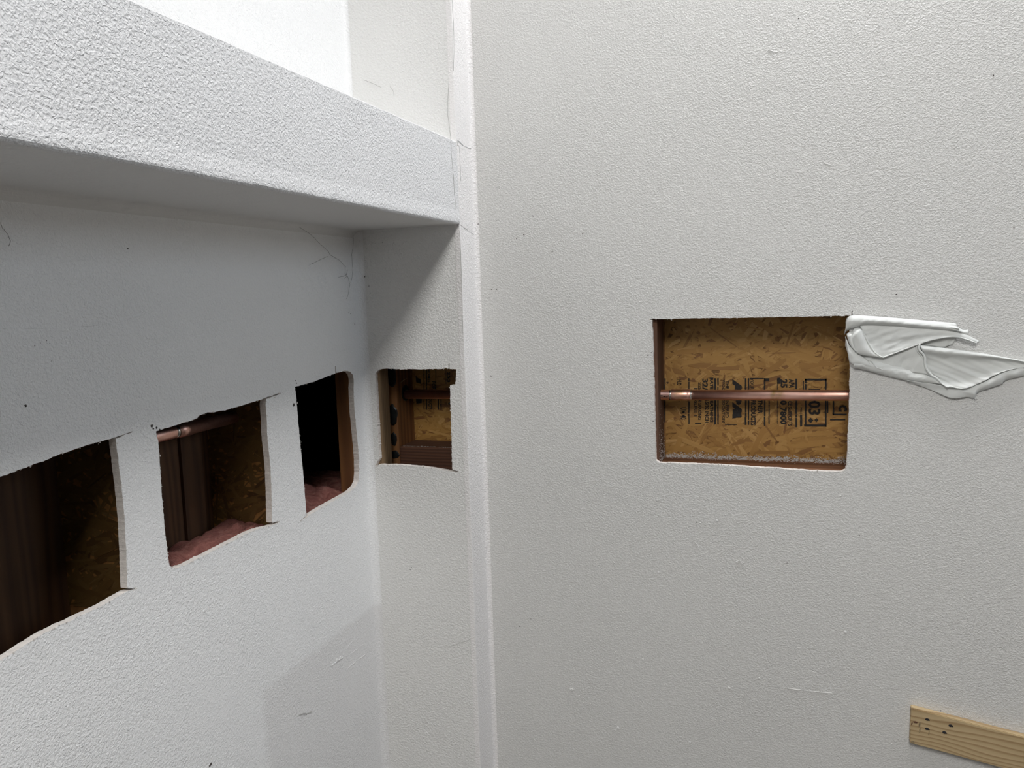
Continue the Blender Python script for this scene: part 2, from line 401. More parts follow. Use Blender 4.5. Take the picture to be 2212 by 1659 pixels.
# beam: box with a softly rounded bead along the lower front edge
def beam():
    prof = []
    r = 0.006
    prof.append((XL, BZ1)); prof.append((XB-0.002, BZ1)); prof.append((XB, BZ1-0.002))
    prof.append((XB, BZ0+0.03)); prof.append((XB+0.0015, BZ0+0.012))
    for k in range(5):
        a = math.pi/2*k/4; prof.append((XB+0.0015-r+r*math.cos(a), BZ0+r-r*math.sin(a)))
    prof.append((XL, BZ0))
    n = len(prof); ys = [YB + (YE-YB)*i/180 for i in range(181)]
    V, Fc = [], []
    for y in ys:
        for k, (x, z) in enumerate(prof):
            wob = 0 if k in (0, n-1) else noise.noise(Vector((k*0.3, y*22, 5)))*0.0010
            V.append(Vector((x, y, z+wob)))
    for i in range(len(ys)-1):
        for k in range(n):
            Fc.append([i*n+k, (i+1)*n+k, (i+1)*n+(k+1) % n, i*n+(k+1) % n])
    Fc.append(list(range(n))); Fc.append([(len(ys)-1)*n+k for k in range(n)][::-1])
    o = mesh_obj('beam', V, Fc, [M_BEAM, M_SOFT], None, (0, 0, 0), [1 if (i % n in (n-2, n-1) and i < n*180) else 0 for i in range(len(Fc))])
    bm = bmesh.new(); bm.from_mesh(o.data); bmesh.ops.recalc_face_normals(bm, faces=bm.faces); bm.to_mesh(o.data); bm.free()
    return struct(o, 'long white textured beam crossing the upper left with shaded underside', 'beam')
BEAM = beam()
def fillet(name, c, sx, sy, r, z0, z1, m, label, along='Z', ext=None):
    """concave painted fillet in an inside corner at c, opening towards (sx, sy)"""
    prof = [(0, 0)] + [(r - r*math.cos(a), r - r*math.sin(a)) for a in [math.pi/2*k/8 for k in range(9)]]
    V, Fc = [], []; n = len(prof)
    for t in (z0, z1):
        for a, b in prof:
            if along == 'Z': V.append(Vector((c[0]+sx*a, c[1]+sy*b, t)))
            else: V.append(Vector((c[0]+sx*a, t, c[1]+sy*b)))
    for k in range(n): Fc.append([k, (k+1) % n, n+(k+1) % n, n+k])
    o = mesh_obj(name, V, Fc, m, None, (0, 0, 0), smooth=False)
    bm = bmesh.new(); bm.from_mesh(o.data); bmesh.ops.recalc_face_normals(bm, faces=bm.faces); bm.to_mesh(o.data); bm.free()
    return struct(o, label, 'trim')
fillet('trim_1', (XB, YW), 1, -1, 0.010, 0, CEIL, M_STRIP, 'painted inside corner joint between narrow strip and big wall')
fillet('trim_2', (XL, YE), 1, -1, 0.016, 0, BZ0, M_LEFT, 'soft painted inside corner of the recess below the beam')
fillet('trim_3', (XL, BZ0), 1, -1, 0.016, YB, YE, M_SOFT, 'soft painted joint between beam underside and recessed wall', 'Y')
fillet('trim_4', (XL, YE), 1, -1, 0.010, BZ1, CEIL, M_LEFT, 'soft bright inside corner of the recess above the beam')

# rest of the room
struct(box('floor', (XL-TH, XR+0.1, YB-0.1, YW+TH, -0.05, 0), M_FLOOR), 'bare wooden floor, darkened to cut bounce light, below the picture', 'floor')
def cut_slab(name, axis, val, th, outer, holes, m):
    """wall or ceiling slab with rectangular openings: grid of boxes around them, one mesh"""
    a0, a1, b0, b1 = outer
    A = sorted({a0, a1, *[h[0] for h in holes], *[h[1] for h in holes]}); B = sorted({b0, b1, *[h[2] for h in holes], *[h[3] for h in holes]})
    parts = []
    for i in range(len(A)-1):
        for j in range(len(B)-1):
            ca, cb = (A[i]+A[i+1])/2, (B[j]+B[j+1])/2
            if any(h[0] < ca < h[1] and h[2] < cb < h[3] for h in holes): continue
            q = (A[i], A[i+1], B[j], B[j+1])
            parts.append(box_v(*q, val, val+th) if axis == 'Z' else box_v(val, val+th, *q))
    return mesh_obj(name, *join(parts), m, None, (0, 0, 0))
struct(cut_slab('ceiling', 'Z', CEIL, 0.12, (XL-TH, XR+0.1, YB-0.1, YW+TH), SKIES, M_ROOM), 'ceiling darkened to cut bounce light, with two roof window openings', 'ceiling')
struct(cut_slab('wall_right', 'X', XR, 0.1, (YB-0.1, YW+TH, 0, CEIL), [WIN], M_ROOM), 'darkened wall on the right with a high window opening')
struct(box('wall_front', (XL-TH, XR, YB-0.1, YB, 0, CEIL), M_ROOM), 'plain darkened wall behind the viewer')
def win_frame(name, dims4, axis, val, label):
    a0, a1, b0, b1 = dims4; t = 0.04; parts = []
    for q in ((a0, a0+t, b0, b1), (a1-t, a1, b0, b1), (a0+t, a1-t, b0, b0+t), (a0+t, a1-t, b1-t, b1)):
        parts.append(box_v(q[0], q[1], q[2], q[3], val, val+0.05) if axis == 'Z' else box_v(val, val+0.05, *q))
    V, Fc = join(parts)
    return struct(mesh_obj(name, V, Fc, M_SOFT, None, (0, 0, 0)), label, 'window')
win_frame('window_1', SKIES[0], 'Z', CEIL+0.06, 'white frame of the roof window over the middle of the room')
win_frame('window_3', SKIES[1], 'Z', CEIL+0.06, 'white frame of the long roof window beside the big wall')
win_frame('window_2', WIN, 'X', XR+0.045, 'white frame of the side window')

# unseen shell added to keep sky light from leaking into the wall cavities
for (nm, dm, lb) in (('light_block_left', (-1.60, -1.54, YB-0.1, 2.41, -0.05, CEIL+0.12), 'added dark light-blocking panel behind the recessed wall'),
                     ('light_block_back', (-1.54, XR+0.1, 2.35, 2.41, -0.05, CEIL+0.12), 'added dark light-blocking panel behind the big wall'),
                     ('light_block_front', (-1.54, XL-TH, YB-0.1, YB-0.04, -0.05, CEIL+0.12), 'added dark light-blocking end of the left cavity'),
                     ('light_block_right', (XR+0.04, XR+0.1, YW+TH, 2.35, -0.05, CEIL+0.12), 'added dark light-blocking end of the back cavity'),
                     ('light_block_top_left', (-1.54, XL-TH, YB-0.04, 2.35, CEIL, CEIL+0.05), 'added dark light-blocking top of the left cavity'),
                     ('light_block_top_back', (XL-TH, XR+0.04, YW+TH, 2.35, CEIL, CEIL+0.05), 'added dark light-blocking top of the back cavity'),
                     ('light_block_base_left', (-1.54, XL-TH, YB-0.04, 2.35, -0.05, 0), 'added dark light-blocking bottom of the left cavity'),
                     ('light_block_base_back', (XL-TH, XR+0.04, YW+TH, 2.35, -0.05, 0), 'added dark light-blocking bottom of the back cavity')):
    struct(box(nm, dm, M_CAVSHADE), lb)

# ------------------------------------------------------------------ framing behind the walls
def stud(name, dims, m, label, cat='stud', group=None):
    o = box(name, dims, m, bev=0.003); tag(o, label, cat, group); return o
Z0, Z1 = 0.9, 2.2
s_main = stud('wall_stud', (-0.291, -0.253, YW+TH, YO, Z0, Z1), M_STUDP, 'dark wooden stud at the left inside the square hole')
stud('wall_stud', (0.152, 0.190, YW+TH, YO, Z0, Z1), M_STUD, 'wooden stud hidden at the right behind the hole with the white rag')
bs = bpy.data.objects.new('bored_stud', None); C.objects.link(bs); bs.location = (-0.887, 1.76, Z0)
tag(bs, 'brown stud with black blotches inside the small notched hole', 'stud')
box('stud_body', (-0.906, -0.868, YW+TH, YO-0.0005, Z0, Z1), M_STUD, bs, 0.003)
def blob(parent, x, z, rx, rz, seed):
    V, Fc = [], []; n = 22
    c = Vector((x, YW+TH-0.0025, z)); V.append(c)
    for k in range(n):
        a = 2*math.pi*k/n; q = 1+0.22*noise.noise(Vector((math.cos(a)*1.5, math.sin(a)*1.5, seed)))
        V.append(Vector((x+rx*q*math.cos(a)*.82, YW+TH-0.002, z+rz*q*math.sin(a)*.82)))
    for k in range(n):
        a = 2*math.pi*k/n; q = 1+0.22*noise.noise(Vector((math.cos(a)*1.5, math.sin(a)*1.5, seed)))
        V.append(Vector((min(x+rx*q*math.cos(a), -0.8685), YW+TH+0.0005, z+rz*q*math.sin(a))))
    for k in range(n):
        Fc.append([0, 1+(k+1) % n, 1+k]); Fc.append([1+k, 1+(k+1) % n, 1+n+(k+1) % n, 1+n+k])
    o = mesh_obj('black_blotch', V, Fc, M_FOAM, parent)
for (px, py, rx, rz, s) in ((846, 812, .013, .028, 1), (849, 897, .012, .026, 2), (850, 948, .010, .016, 3), (853, 982, .011, .011, 4)):
    p = onY(YW+TH, px, py); blob(bs, p.x, p.z, rx, rz, s)
hole = mesh_obj('pipe_hole', *(lambda: (lambda V, Fc: (V, Fc))(*tube_v([(-0.8695, 1.7625, EYE-0.2325), (-0.866, 1.7625, EYE-0.2325)], 0.019, 20)))(), M_FOAM, bs)
# splinter above the pipe hole
a = onY(1.74, 866, 826); b = onY(1.70, 879, 817)
tag(mesh_obj('wood_splinter', *tube_v([a, a.lerp(b, .5)+Vector((0, 0, .0006)), b], [0.0006, 0.0016, 0.0004], 6), M_PINE, None, a), 'thin pale wood splinter above the pipe inside the small notched hole', 'splinter')
stud('nailer', (-0.952, -0.862, YE+TH, YE+TH+0.038, Z0, Z1), M_NAILER, 'flat upright nailer at the left edge inside the small notched hole', 'stud')
def blocking(name, x0, x1, zt, label, m):
    o = mesh_obj(name, *box_v(x0, x1, YW+TH+0.0005, YO-0.002, zt-0.089, zt, 0.003), m, None, ((x0+x1)/2, YO-0.04, zt-0.089))
    return tag(o, label, 'blocking')
bk1 = blocking('blocking', -0.253, 0.152, EYE-0.3765, 'reddish-brown block with white dust along the bottom of the square hole', M_STUDX)
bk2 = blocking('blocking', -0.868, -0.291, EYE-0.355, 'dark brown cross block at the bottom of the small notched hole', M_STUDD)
# left bays: 2x6 framing, plywood at the back, strand-board bay sides
stud('wall_stud', (XL-TH-0.038, XL-TH, 1.578, 1.618+TH+0.05, Z0, Z1), M_STUD, 'brown stud face at the right edge of the hole beside the corner')
ply = box('plywood_panel', (XO-0.012, XO, 0.45, 1.29, Z0, 1.80), M_PLY)
tag(ply, 'dark brown plywood at the back of the two leftmost holes', 'panel')
box('vertical_batten', (XO, XO+0.007, 1.19, 1.245, Z0, 1.80), M_PLY, ply, 0.001)
tag(box('plywood_panel', (-1.50, -1.488, 1.20, 2.3, 0.9, 2.0), M_CAVSHADE), 'shade-coloured far board deep inside the hole beside the corner', 'panel')  # painted near-black where the deep cavity is only unlit
tag(box('plywood_panel', (-1.488, XL-TH, 1.30, 2.3, 1.99, 2.0), M_CAVSHADE), 'shade-coloured cover board above the cavity beside the corner', 'panel')
tag(box('plywood_panel', (-1.488, -0.96, 2.29, 2.30, 0.9, 1.99), M_CAVSHADE), 'shade-coloured end board of the cavity beside the corner', 'panel')

def osb_strands(name, parent, axis, val, regions, count, m, seed, sign=-1):
    """separate wood strands pressed into the board, each a thin slab end of its own tone"""
    r = random.Random(seed); V, Fc, T, UV = [], [], [], []
    for (a0, a1, b0, b1), cnt in zip(regions, count):
        for i in range(cnt):
            cx, cz = r.uniform(a0, a1), r.uniform(b0, b1)
            L = r.choice([r.uniform(.012, .04), r.uniform(.03, .075), r.uniform(.05, .11)]); wd = r.uniform(.003, .019)*(0.6+L*5)*0.7
            an = r.gauss(0.0, 0.55) + (math.pi/2 if r.random() < .15 else 0) + (0.35 if r.random() < .4 else 0)
            dx, dz = math.cos(an), math.sin(an); lift = 0.0002+0.0014*(i/cnt)
            tone = min(1, max(0, r.gauss(0.58, 0.16))) if r.random() > 0.10 else r.uniform(0.0, 0.25)
            top, bot = [], []
            nseg = 4
            for k in range(nseg+1):
                t = k/nseg-0.5; e = (1 if 0 < k < nseg else r.uniform(.25, .9))
                top.append((t*L+r.uniform(-.002, .002), wd/2*e*r.uniform(.8, 1.1))); bot.append((t*L+r.uniform(-.002, .002), -wd/2*e*r.uniform(.8, 1.1)))
            base = len(V); off = r.random()*9
            ring = top+bot[::-1]
            for (u, v) in ring:
                p, q = cx+u*dx-v*dz, cz+u*dz+v*dx
                p = min(max(p, a0), a1); q = min(max(q, b0), b1)
                lf = lift + u*r.uniform(-.004, .004)
                lf = max(lf, 0.00005)
                V.append(Vector((p, val+sign*lf, q)) if axis == 'Y' else Vector((val+sign*lf, p, q)))
            for k in range(nseg):
                q4 = [base+k, base+k+1, base+2*nseg-k, base+2*nseg+1-k]
                Fc.append(q4); T.append(tone)
                for j in q4: UV.append((ring[j-base][0]+off, ring[j-base][1]+off))
    o = mesh_obj(name, V, Fc, m, parent)
    at = o.data.attributes.new('tone', 'FLOAT', 'FACE'); at.data.foreach_set('value', T)
    uv = o.data.uv_layers.new(name='uv'); uv.data.foreach_set('uv', [c for p in UV for c in p])
    o['kind'] = 'stuff'; o['label'] = 'pressed wood strands of the board face'
    return o
osb = box('strand_board', (-1.06, 0.6, YO, YO+0.012, 0.9, 2.1), M_OSBBASE)
tag(osb, 'golden-brown stamped strand board behind the copper pipe', 'panel')
osb_strands('wood_strands', osb, 'Y', YO, [(-0.25, 0.152, EYE-0.377, EYE-0.03), (-0.868, -0.64, EYE-0.357, EYE-0.11)], [1500, 700], M_OSB, 5)
osl = []
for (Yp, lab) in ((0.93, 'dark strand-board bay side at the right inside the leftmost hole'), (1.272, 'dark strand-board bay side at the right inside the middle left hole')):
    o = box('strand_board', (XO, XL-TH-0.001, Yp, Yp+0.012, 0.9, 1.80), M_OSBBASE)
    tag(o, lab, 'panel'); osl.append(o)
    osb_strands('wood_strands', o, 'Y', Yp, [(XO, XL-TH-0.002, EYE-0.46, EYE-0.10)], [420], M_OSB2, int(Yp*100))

# white gypsum dust lying on the block and the foot of the board
def dust(parent, gen, n, seed, smin=.0004, smax=.0014):
    r = random.Random(seed); V, Fc = [], []
    for i in range(n):
        p, s = gen(r), r.uniform(smin, smax); b = len(V)
        for k in range(3):
            an = r.uniform(0, 6.28); V.append(p+Vector((math.cos(an)*s*1.6, r.uniform(-.3, .3)*s, math.sin(an)*s*.7)))
        V.append(p+Vector((0, -s*.6, s*.6)))
        Fc += [[b, b+1, b+3], [b+1, b+2, b+3], [b+2, b, b+3]]
    o = mesh_obj('gypsum_dust', V, Fc, M_DUST, parent); o['kind'] = 'stuff'; o['label'] = 'white drywall dust'
def g1(r):
    x = r.uniform(-.249, .150); d = abs(r.gauss(0, 1))
    k = 0.55+0.7*noise.noise(Vector((x*30, 0, 3)))
    if r.random() < .72: return Vector((x, YO-0.0018, EYE-.3762+min(d*.0075*max(k, .15), .03)))
    return Vector((x, YO-.003-min(d*.016*max(k, .2), .08), EYE-.3762))
dust(bk1, g1, 2300, 3, .0005, .0020)
def g2(r):
    return Vector((-.2523, r.uniform(YW+TH+.003, YO), EYE-.3762+abs(r.gauss(0, 1))*.05*r.random()))
dust(s_main, g2, 420, 4, .0003, .001)
def g3(r): return Vector((r.uniform(-.86, -.69), YW+TH+.001+abs(r.gauss(0, .003)), EYE-.3542))
dust(bk2, g3, 260, 5, .0003, .0009)

# ------------------------------------------------------------------ printed stamp on the board
PR = YO-0.0021
def px_rect(x0, y0, x1, y1, parent=osb, name='printed_bar', broken=0.0, seed=0):
    """solid ink bar between two picture points of the stamp, on the board face"""
    r = random.Random(seed+int(x0*7)); V, Fc = [], []
    y = y0
    while y < y1:
        ye = min(y1, y+r.uniform(5, 22))
        j = lambda: r.uniform(-.35, .35)
        b = len(V); V += [onY(PR, x0+j(), y), onY(PR, x1+j(), y), onY(PR, x1+j(), ye), onY(PR, x0+j(), ye)]; Fc.append([b, b+1, b+2, b+3][::-1])
        y = ye + (r.uniform(.6, 2.5) if r.random() < broken else 0)
    return mesh_obj(name, V, Fc, M_INK, parent)
def stamp(txt, xl, xr, y0, y1, parent=osb, bold=0.0):
    """lettering reading downwards: baseline at picture x=xl, letter tops at x=xr, from y0 to y1"""
    cu = bpy.data.curves.new('lettering', 'FONT'); cu.body = txt; cu.size = 1; cu.resolution_u = 2; cu.offset = bold*1.6+0.016
    to = bpy.data.objects.new('lettering', cu); C.objects.link(to)
    dg = bpy.context.evaluated_depsgraph_get(); me = bpy.data.meshes.new_from_object(to.evaluated_get(dg))
    bpy.data.objects.remove(to); bpy.data.curves.remove(cu)
    xs = [v.co.x for v in me.vertices]; ys = [v.co.y for v in me.vertices]
    a0, a1, b0, b1 = min(xs), max(xs), min(ys), max(ys)
    for v in me.vertices:
        u = (v.co.x-a0)/(a1-a0); t = (v.co.y-b0)/(b1-b0)
        v.co = onY(PR, xl+(xr-xl)*t, y0+(y1-y0)*u) - parent_base(parent)
    me.materials.clear(); me.materials.append(M_INK); me.name = 'printed_lettering'
    o = bpy.data.objects.new('printed_lettering', me); C.objects.link(o); o.parent = parent
    return o
for q in ((1429, 817, 1432.5, 914), (1435, 817, 1437.5, 912), (1487, 817, 1489.5, 916), (1543, 817, 1546.8, 917), (1549.5, 817, 1552.5, 917), (1609, 817, 1612.5, 918), (1615.5, 817, 1618.5, 918),
          (1650, 817, 1653.3, 920), (1660.3, 865, 1662.5, 916), (1678.6, 818, 1679.8, 916), (1718, 818, 1722, 923), (1734, 823, 1736.5, 866), (1566, 916.5, 1592, 918), (1501, 913.5, 1515, 915.5)):
    px_rect(*q, broken=0.35, seed=2)
for q in ((1738.5, 818, 1785.5, 822), (1738.5, 818, 1742, 918), (1782, 818, 1785.5, 922), (1737, 917, 1784, 921.5)): px_rect(*q, name='printed_box', broken=0.12, seed=5)
for q in ((1679.5, 816, 1686, 829), (1728, 896, 1733, 921), (1620, 816.5, 1650, 819), (1651, 817, 1662, 824), (1798.5, 866, 1802, 897), (1798.5, 893.5, 1829, 897), (1786.5, 866, 1789, 892), (1793, 905, 1826, 908)): px_rect(*q, name='printed_box', broken=0.3, seed=9)
for (t, xl, xr, y0, y1, bd) in (
        ('RATED SHEATHING', 1533.5, 1541, 816, 912, .012), ('32/16', 1517, 1529.5, 818, 862, .012), ('15/32 INCH', 1523, 1531, 864, 913.5, .012),
        ('SIZED FOR SPACING', 1508, 1515, 826, 907, .005), ('EXPOSURE 1', 1499, 1506, 838, 899, .005),
        ('THE ENGINEERED', 1567, 1574.5, 822, 902.5, .003), ('WOOD ASSOCIATION', 1560, 1566.2, 820, 912, .003), ('APA', 1582, 1602.5, 819, 905, .03),
        ('YOUR', 1621, 1628, 817, 842, .005), ('PRODUCTS', 1621.5, 1632.5, 864, 919, .012), ('PARTNER', 1637, 1647.5, 843, 893.5, .012),
        ('APA', 1704, 1716, 819, 838, .01), ('CE SUPPORTS', 1702, 1711.5, 866, 920, .012), ('25', 1686, 1701, 819, 838, .02), ('0 7800', 1685, 1699.5, 865, 917, .02),
        ('1003', 1746, 1772.5, 840, 896, .01), ('C', 1811, 1830, 875, 889, .03), ('MILL', 1729, 1733, 880, 896, .0),
        ('PS 2', 1424, 1428, 818, 842, .0), ('PLATE', 1422, 1427.5, 873, 905, .0), ('P', 1439, 1444, 825, 829, .0), ('HUD', 1462, 1472, 820, 832, .0), ('UM 40', 1470, 1483, 880, 906, .0)):
    stamp(t, xl, xr, y0, y1, osb, bd)
def poly(pts, name):
    mesh_obj(name, [onY(PR-0.0002, *p) for p in pts], [list(range(len(pts)))[::-1]], M_INK, osb)
poly([(1582.4, 882.5), (1586, 884), (1601, 892), (1602, 900), (1583, 904)], 'printed_logo')
poly([(1745, 908), (1751, 902), (1757, 908), (1751, 914)], 'printed_diamond')
poly([(1759, 907), (1764, 903), (1768, 907), (1764, 912)], 'printed_diamond')
# the next stamp, seen through the small hole
for q in ((915, 799, 917, 885), (920, 799, 922.5, 885), (940.5, 799, 942, 845), (945.5, 861, 948, 885), (951.5, 860, 953.5, 886), (963, 800, 964, 830), (898, 883.2, 906, 884.4)): px_rect(*q, broken=0.3, seed=4)
for (t, xl, xr, y0, y1, bd) in (('HOMES', 923.5, 929.5, 796, 826.5, .01), ('FOR', 933, 940.5, 824, 842, .0), ('PRODUCTS', 925.5, 933.5, 846, 884.5, .012), ('R', 935.5, 941.5, 859.5, 864, .01), ('253', 966, 972.5, 803, 826, .015), ('T', 968, 974, 864, 880, .0)):
    stamp(t, xl, xr, y0, y1, osb, bd)
poly([(898, 811), (899, 826), (910, 829.5), (908.5, 818.5), (903, 817)], 'printed_logo')
poly([(898, 859), (899.5, 872), (911, 870.5), (911.5, 862), (906, 860)], 'printed_logo')

# ------------------------------------------------------------------ copper pipes
PY, PZ = 1.7625, EYE-0.2300
def pipe_main():
    t = thing('copper_pipe', (-0.07, PY, PZ), 'long copper water pipe running behind the square hole', 'pipe')
    xj0, xj1 = onY(PY, 1449.5, 851).x, onY(PY, 1492.5, 851).x
    M_CU = copper('copper', 1.0, ((onY(PY, 1662, 851).x+.07, onY(PY, 1697, 851).x+.07),))
    M_CUC = copper('copper_fitting', 0.95, ((xj0+.07+.004, xj1+.07-.012),))
    z = lambda x: PZ + (x+0.07)*0.0072
    def seg(name, x0, x1, r, m, prof=None, par=None):
        if prof is None: prof = [(x0, r), (x1, r)]
        o = mesh_obj(name, *tube_v([(x, PY, z(x)) for x, _ in prof], [q for _, q in prof], 32), m, par or t, smooth=False)
        for p in o.data.polygons: p.use_smooth = len(p.vertices) == 4
        return o
    seg('tube', xj1-.001, 0.45, .0111, M_CU)
    seg('tube', -0.8678, xj0+.001, .0111, M_CU)
    cpl = seg('coupling', xj0, xj1, .012, M_CUC, [(xj0, .0114), (xj0+.0012, .0120), (xj1-.0085, .0120), (xj1-.0075, .0117), (xj1-.0062, .0121), (xj1-.0012, .0121), (xj1, .0115)])
    for x, wd in ((xj0-.0008, .0022), (xj1+.0008, .0016)):
        seg('solder_ring', 0, 0, 0, M_SOLDER, [(x-wd, .01112), (x-wd*.4, .0117), (x+wd*.4, .0119), (x+wd, .0113)], cpl)
    # ink writing on the tube just before the joint
    cu = bpy.data.curves.new('ink', 'FONT'); cu.body = 'Mue'; cu.size = .0062; cu.resolution_u = 2; cu.offset = 0.00006
    to = bpy.data.objects.new('ink', cu); C.objects.link(to)
    me = bpy.data.meshes.new_from_object(to.evaluated_get(bpy.context.evaluated_depsgraph_get()))
    bpy.data.objects.remove(to)
    x0 = onY(PY, 1434, 851).x
    V = []
    for v in me.vertices:
        an = (v.co.y-.0045)/.0112; V.append(Vector((x0+v.co.x*.9-t.location.x, -math.cos(an)*.01128, math.sin(an)*.01128+z(x0)-PZ)))
    for v, q in zip(me.vertices, V): v.co = q
    me.materials.clear(); me.materials.append(M_INK)
    o = bpy.data.objects.new('ink_lettering', me); C.objects.link(o); o.parent = t
    # two printed stripes
    for an in (-0.05, -0.38):
        xs = [onY(PY, 1414, 851).x, onY(PY, 1433, 851).x]
        V = [Vector((x, PY-math.cos(q)*.01125, z(x)+math.sin(q)*.01125)) for x in xs for q in (an, an+.07)]
        mesh_obj('ink_stripe', V, [[0, 2, 3, 1]], M_INK, t)
pipe_main()
def pipe_left():
    p0, p1 = onX(-0.985, 335, 940), onX(-0.985, 520, 882)
    base = (p0+p1)/2
    t = thing('copper_pipe', base, 'short dim copper pipe with solder joint under the top of middle left hole', 'pipe')
    M_CU = copper('copper_dim', 0.9)
    d = (Vector((-0.985, 1.27, 0))-Vector((-0.985, 0.95, 0))).normalized()
    y0, y1 = 0.945, 1.271; zz = onX(-0.985, 372, 934).z
    f = lambda a, b, r, n, m: mesh_obj(n, *tube_v([(-0.985, a, zz), (-0.985, b, zz)], r, 24), m, t, smooth=True)
    yj = onX(-0.985, 377, 934).y
    f(y0, y1, .0111, 'tube', M_CU); f(yj+.003, yj+.04, .0122, 'coupling', M_CU); f(yj-.003, yj+.003, .0121, 'solder_ring', M_SOLDER)
pipe_left()

# ------------------------------------------------------------------ insulation
def batt(name, x0, x1, y0, y1, ztop, label, seed, tilt=0.0):
    nx, ny = 36, 60; V, Fc = [], []
    def top(u, v):
        x, y = x0+(x1-x0)*u, y0+(y1-y0)*v
        q = Vector((x*14, y*14, seed)); e = (min(u, 1-u)*5, min(v, 1-v)*6)
        rd = math.sqrt(max(0, min(1, e[0])))*0.6+0.4
        h = noise.noise(q)*0.018 + noise.noise(q*2.6)*0.007 + noise.noise(q*7)*0.003 + noise.noise(q*20)*0.0018
        return Vector((x, y, ztop-0.05+0.05*rd+h+tilt*(0.5-u)))
    for i in range(nx+1):
        for j in range(ny+1): V.append(top(i/nx, j/ny))
    n = len(V); B = [Vector((p.x, p.y, 0.95)) for p in V]
    for i in range(nx):
        for j in range(ny):
            a = i*(ny+1)+j; Fc.append([a, a+ny+1, a+ny+2, a+1])
    idx = [i*(ny+1) for i in range(nx+1)] + [nx*(ny+1)+j for j in range(1, ny+1)] + [i*(ny+1)+ny for i in range(nx-1, -1, -1)] + [j for j in range(ny-1, 0, -1)]
    k = len(idx); off = len(V); V += [Vector((V[i].x, V[i].y, 0.95)) for i in idx]
    for i in range(k): Fc.append([idx[i], idx[(i+1) % k], off+(i+1) % k, off+i][::-1])
    Fc.append([off+i for i in range(k)])
    o = mesh_obj(name, V, Fc, M_WOOL, None, ((x0+x1)/2, (y0+y1)/2, 0.95), smooth=True)
    return tag(o, label, 'insulation')
batt('insulation_batt', XO+0.007, XL-TH-0.004, 0.944, 1.2715, EYE-0.422, 'pink glass wool lying at the bottom of the middle left hole', 2)
batt('insulation_batt', -1.24, XL-TH-0.004, 1.312, 1.577, EYE-0.425, 'pink glass wool lying at the bottom of the hole beside the corner', 6)
batt('insulation_batt', -1.24, -0.96, 1.577, 1.80, EYE-0.440, 'pink glass wool far back in the hole beside the corner', 9)
batt('insulation_batt', XO+0.007, XL-TH-0.004, 0.5, 0.929, EYE-0.56, 'pink glass wool low inside the leftmost hole', 12)

# ------------------------------------------------------------------ white rag
def z2(p): return (1790+p[0]/5.242, 640+p[1]/5.242)
def resample(pts, n):
    P = [Vector((*p, 0)) for p in pts]; m = len(P)
    # catmull-rom through the points, even arc length
    D = []
    for i in range(m-1):
        a, b, c, d = P[max(i-1, 0)], P[i], P[i+1], P[min(i+2, m-1)]
        for k in range(12):
            t = k/12; D.append(0.5*((2*b)+(c-a)*t+(2*a-5*b+4*c-d)*t*t+(-a+3*b-3*c+d)*t**3))
    D.append(P[-1]); L = [0]
    for i in range(1, len(D)): L.append(L[-1]+(D[i]-D[i-1]).length)
    out = []; j = 0
    for i in range(n):
        s = L[-1]*i/(n-1)
        while j < len(L)-2 and L[j+1] < s: j += 1
        t = (s-L[j])/max(L[j+1]-L[j], 1e-6); out.append(D[j].lerp(D[j+1], t))
    return out
def layer(rails, h, nu=70, nv=16):
    """cloth layer through several rails (picture points of the wall), h(u,v,p) = distance off the wall"""
    R = [resample(r, nu) for r in rails]; V, Fc = [], []
    for i in range(nu):
        col = [(R[k][i].x, R[k][i].y) for k in range(len(R))]
        cs = resample(col, nv) if len(col) > 2 else [Vector((*col[0], 0)).lerp(Vector((*col[1], 0)), j/(nv-1)) for j in range(nv)]
        for j in range(nv):
            u, v = i/(nu-1), j/(nv-1); p = onY(YW, *z2((cs[j].x, cs[j].y)))
            p.y = YW - h(u, v, p); V.append(p)
    for i in range(nu-1):
        for j in range(nv-1):
            a = i*nv+j; Fc.append([a, a+nv, a+nv+1, a+1])
    return V, Fc
def wr(p, sx, sz, amp, seed, ang=0.0):
    c, s = math.cos(ang), math.sin(ang); a, b = p.x*c+p.z*s, -p.x*s+p.z*c
    return amp*noise.noise(Vector((a*sx, b*sz, seed)))
def crease(p, k, amp, seed, ang, st=3.0):
    """sharp fold lines running along the direction ang"""
    c, s = math.cos(ang), math.sin(ang); a, b = p.x*c+p.z*s, -p.x*s+p.z*c
    q = Vector((a*k/st + noise.noise(Vector((a*20, b*20, seed+5)))*.5, b*k, seed))
    return amp*(0.35-abs(noise.noise(q))*1.6) + amp*.35*(0.3-abs(noise.noise(q*2.3)))
def sst(a, b, x): t = min(1, max(0, (x-a)/(b-a))); return t*t*(3-2*t)
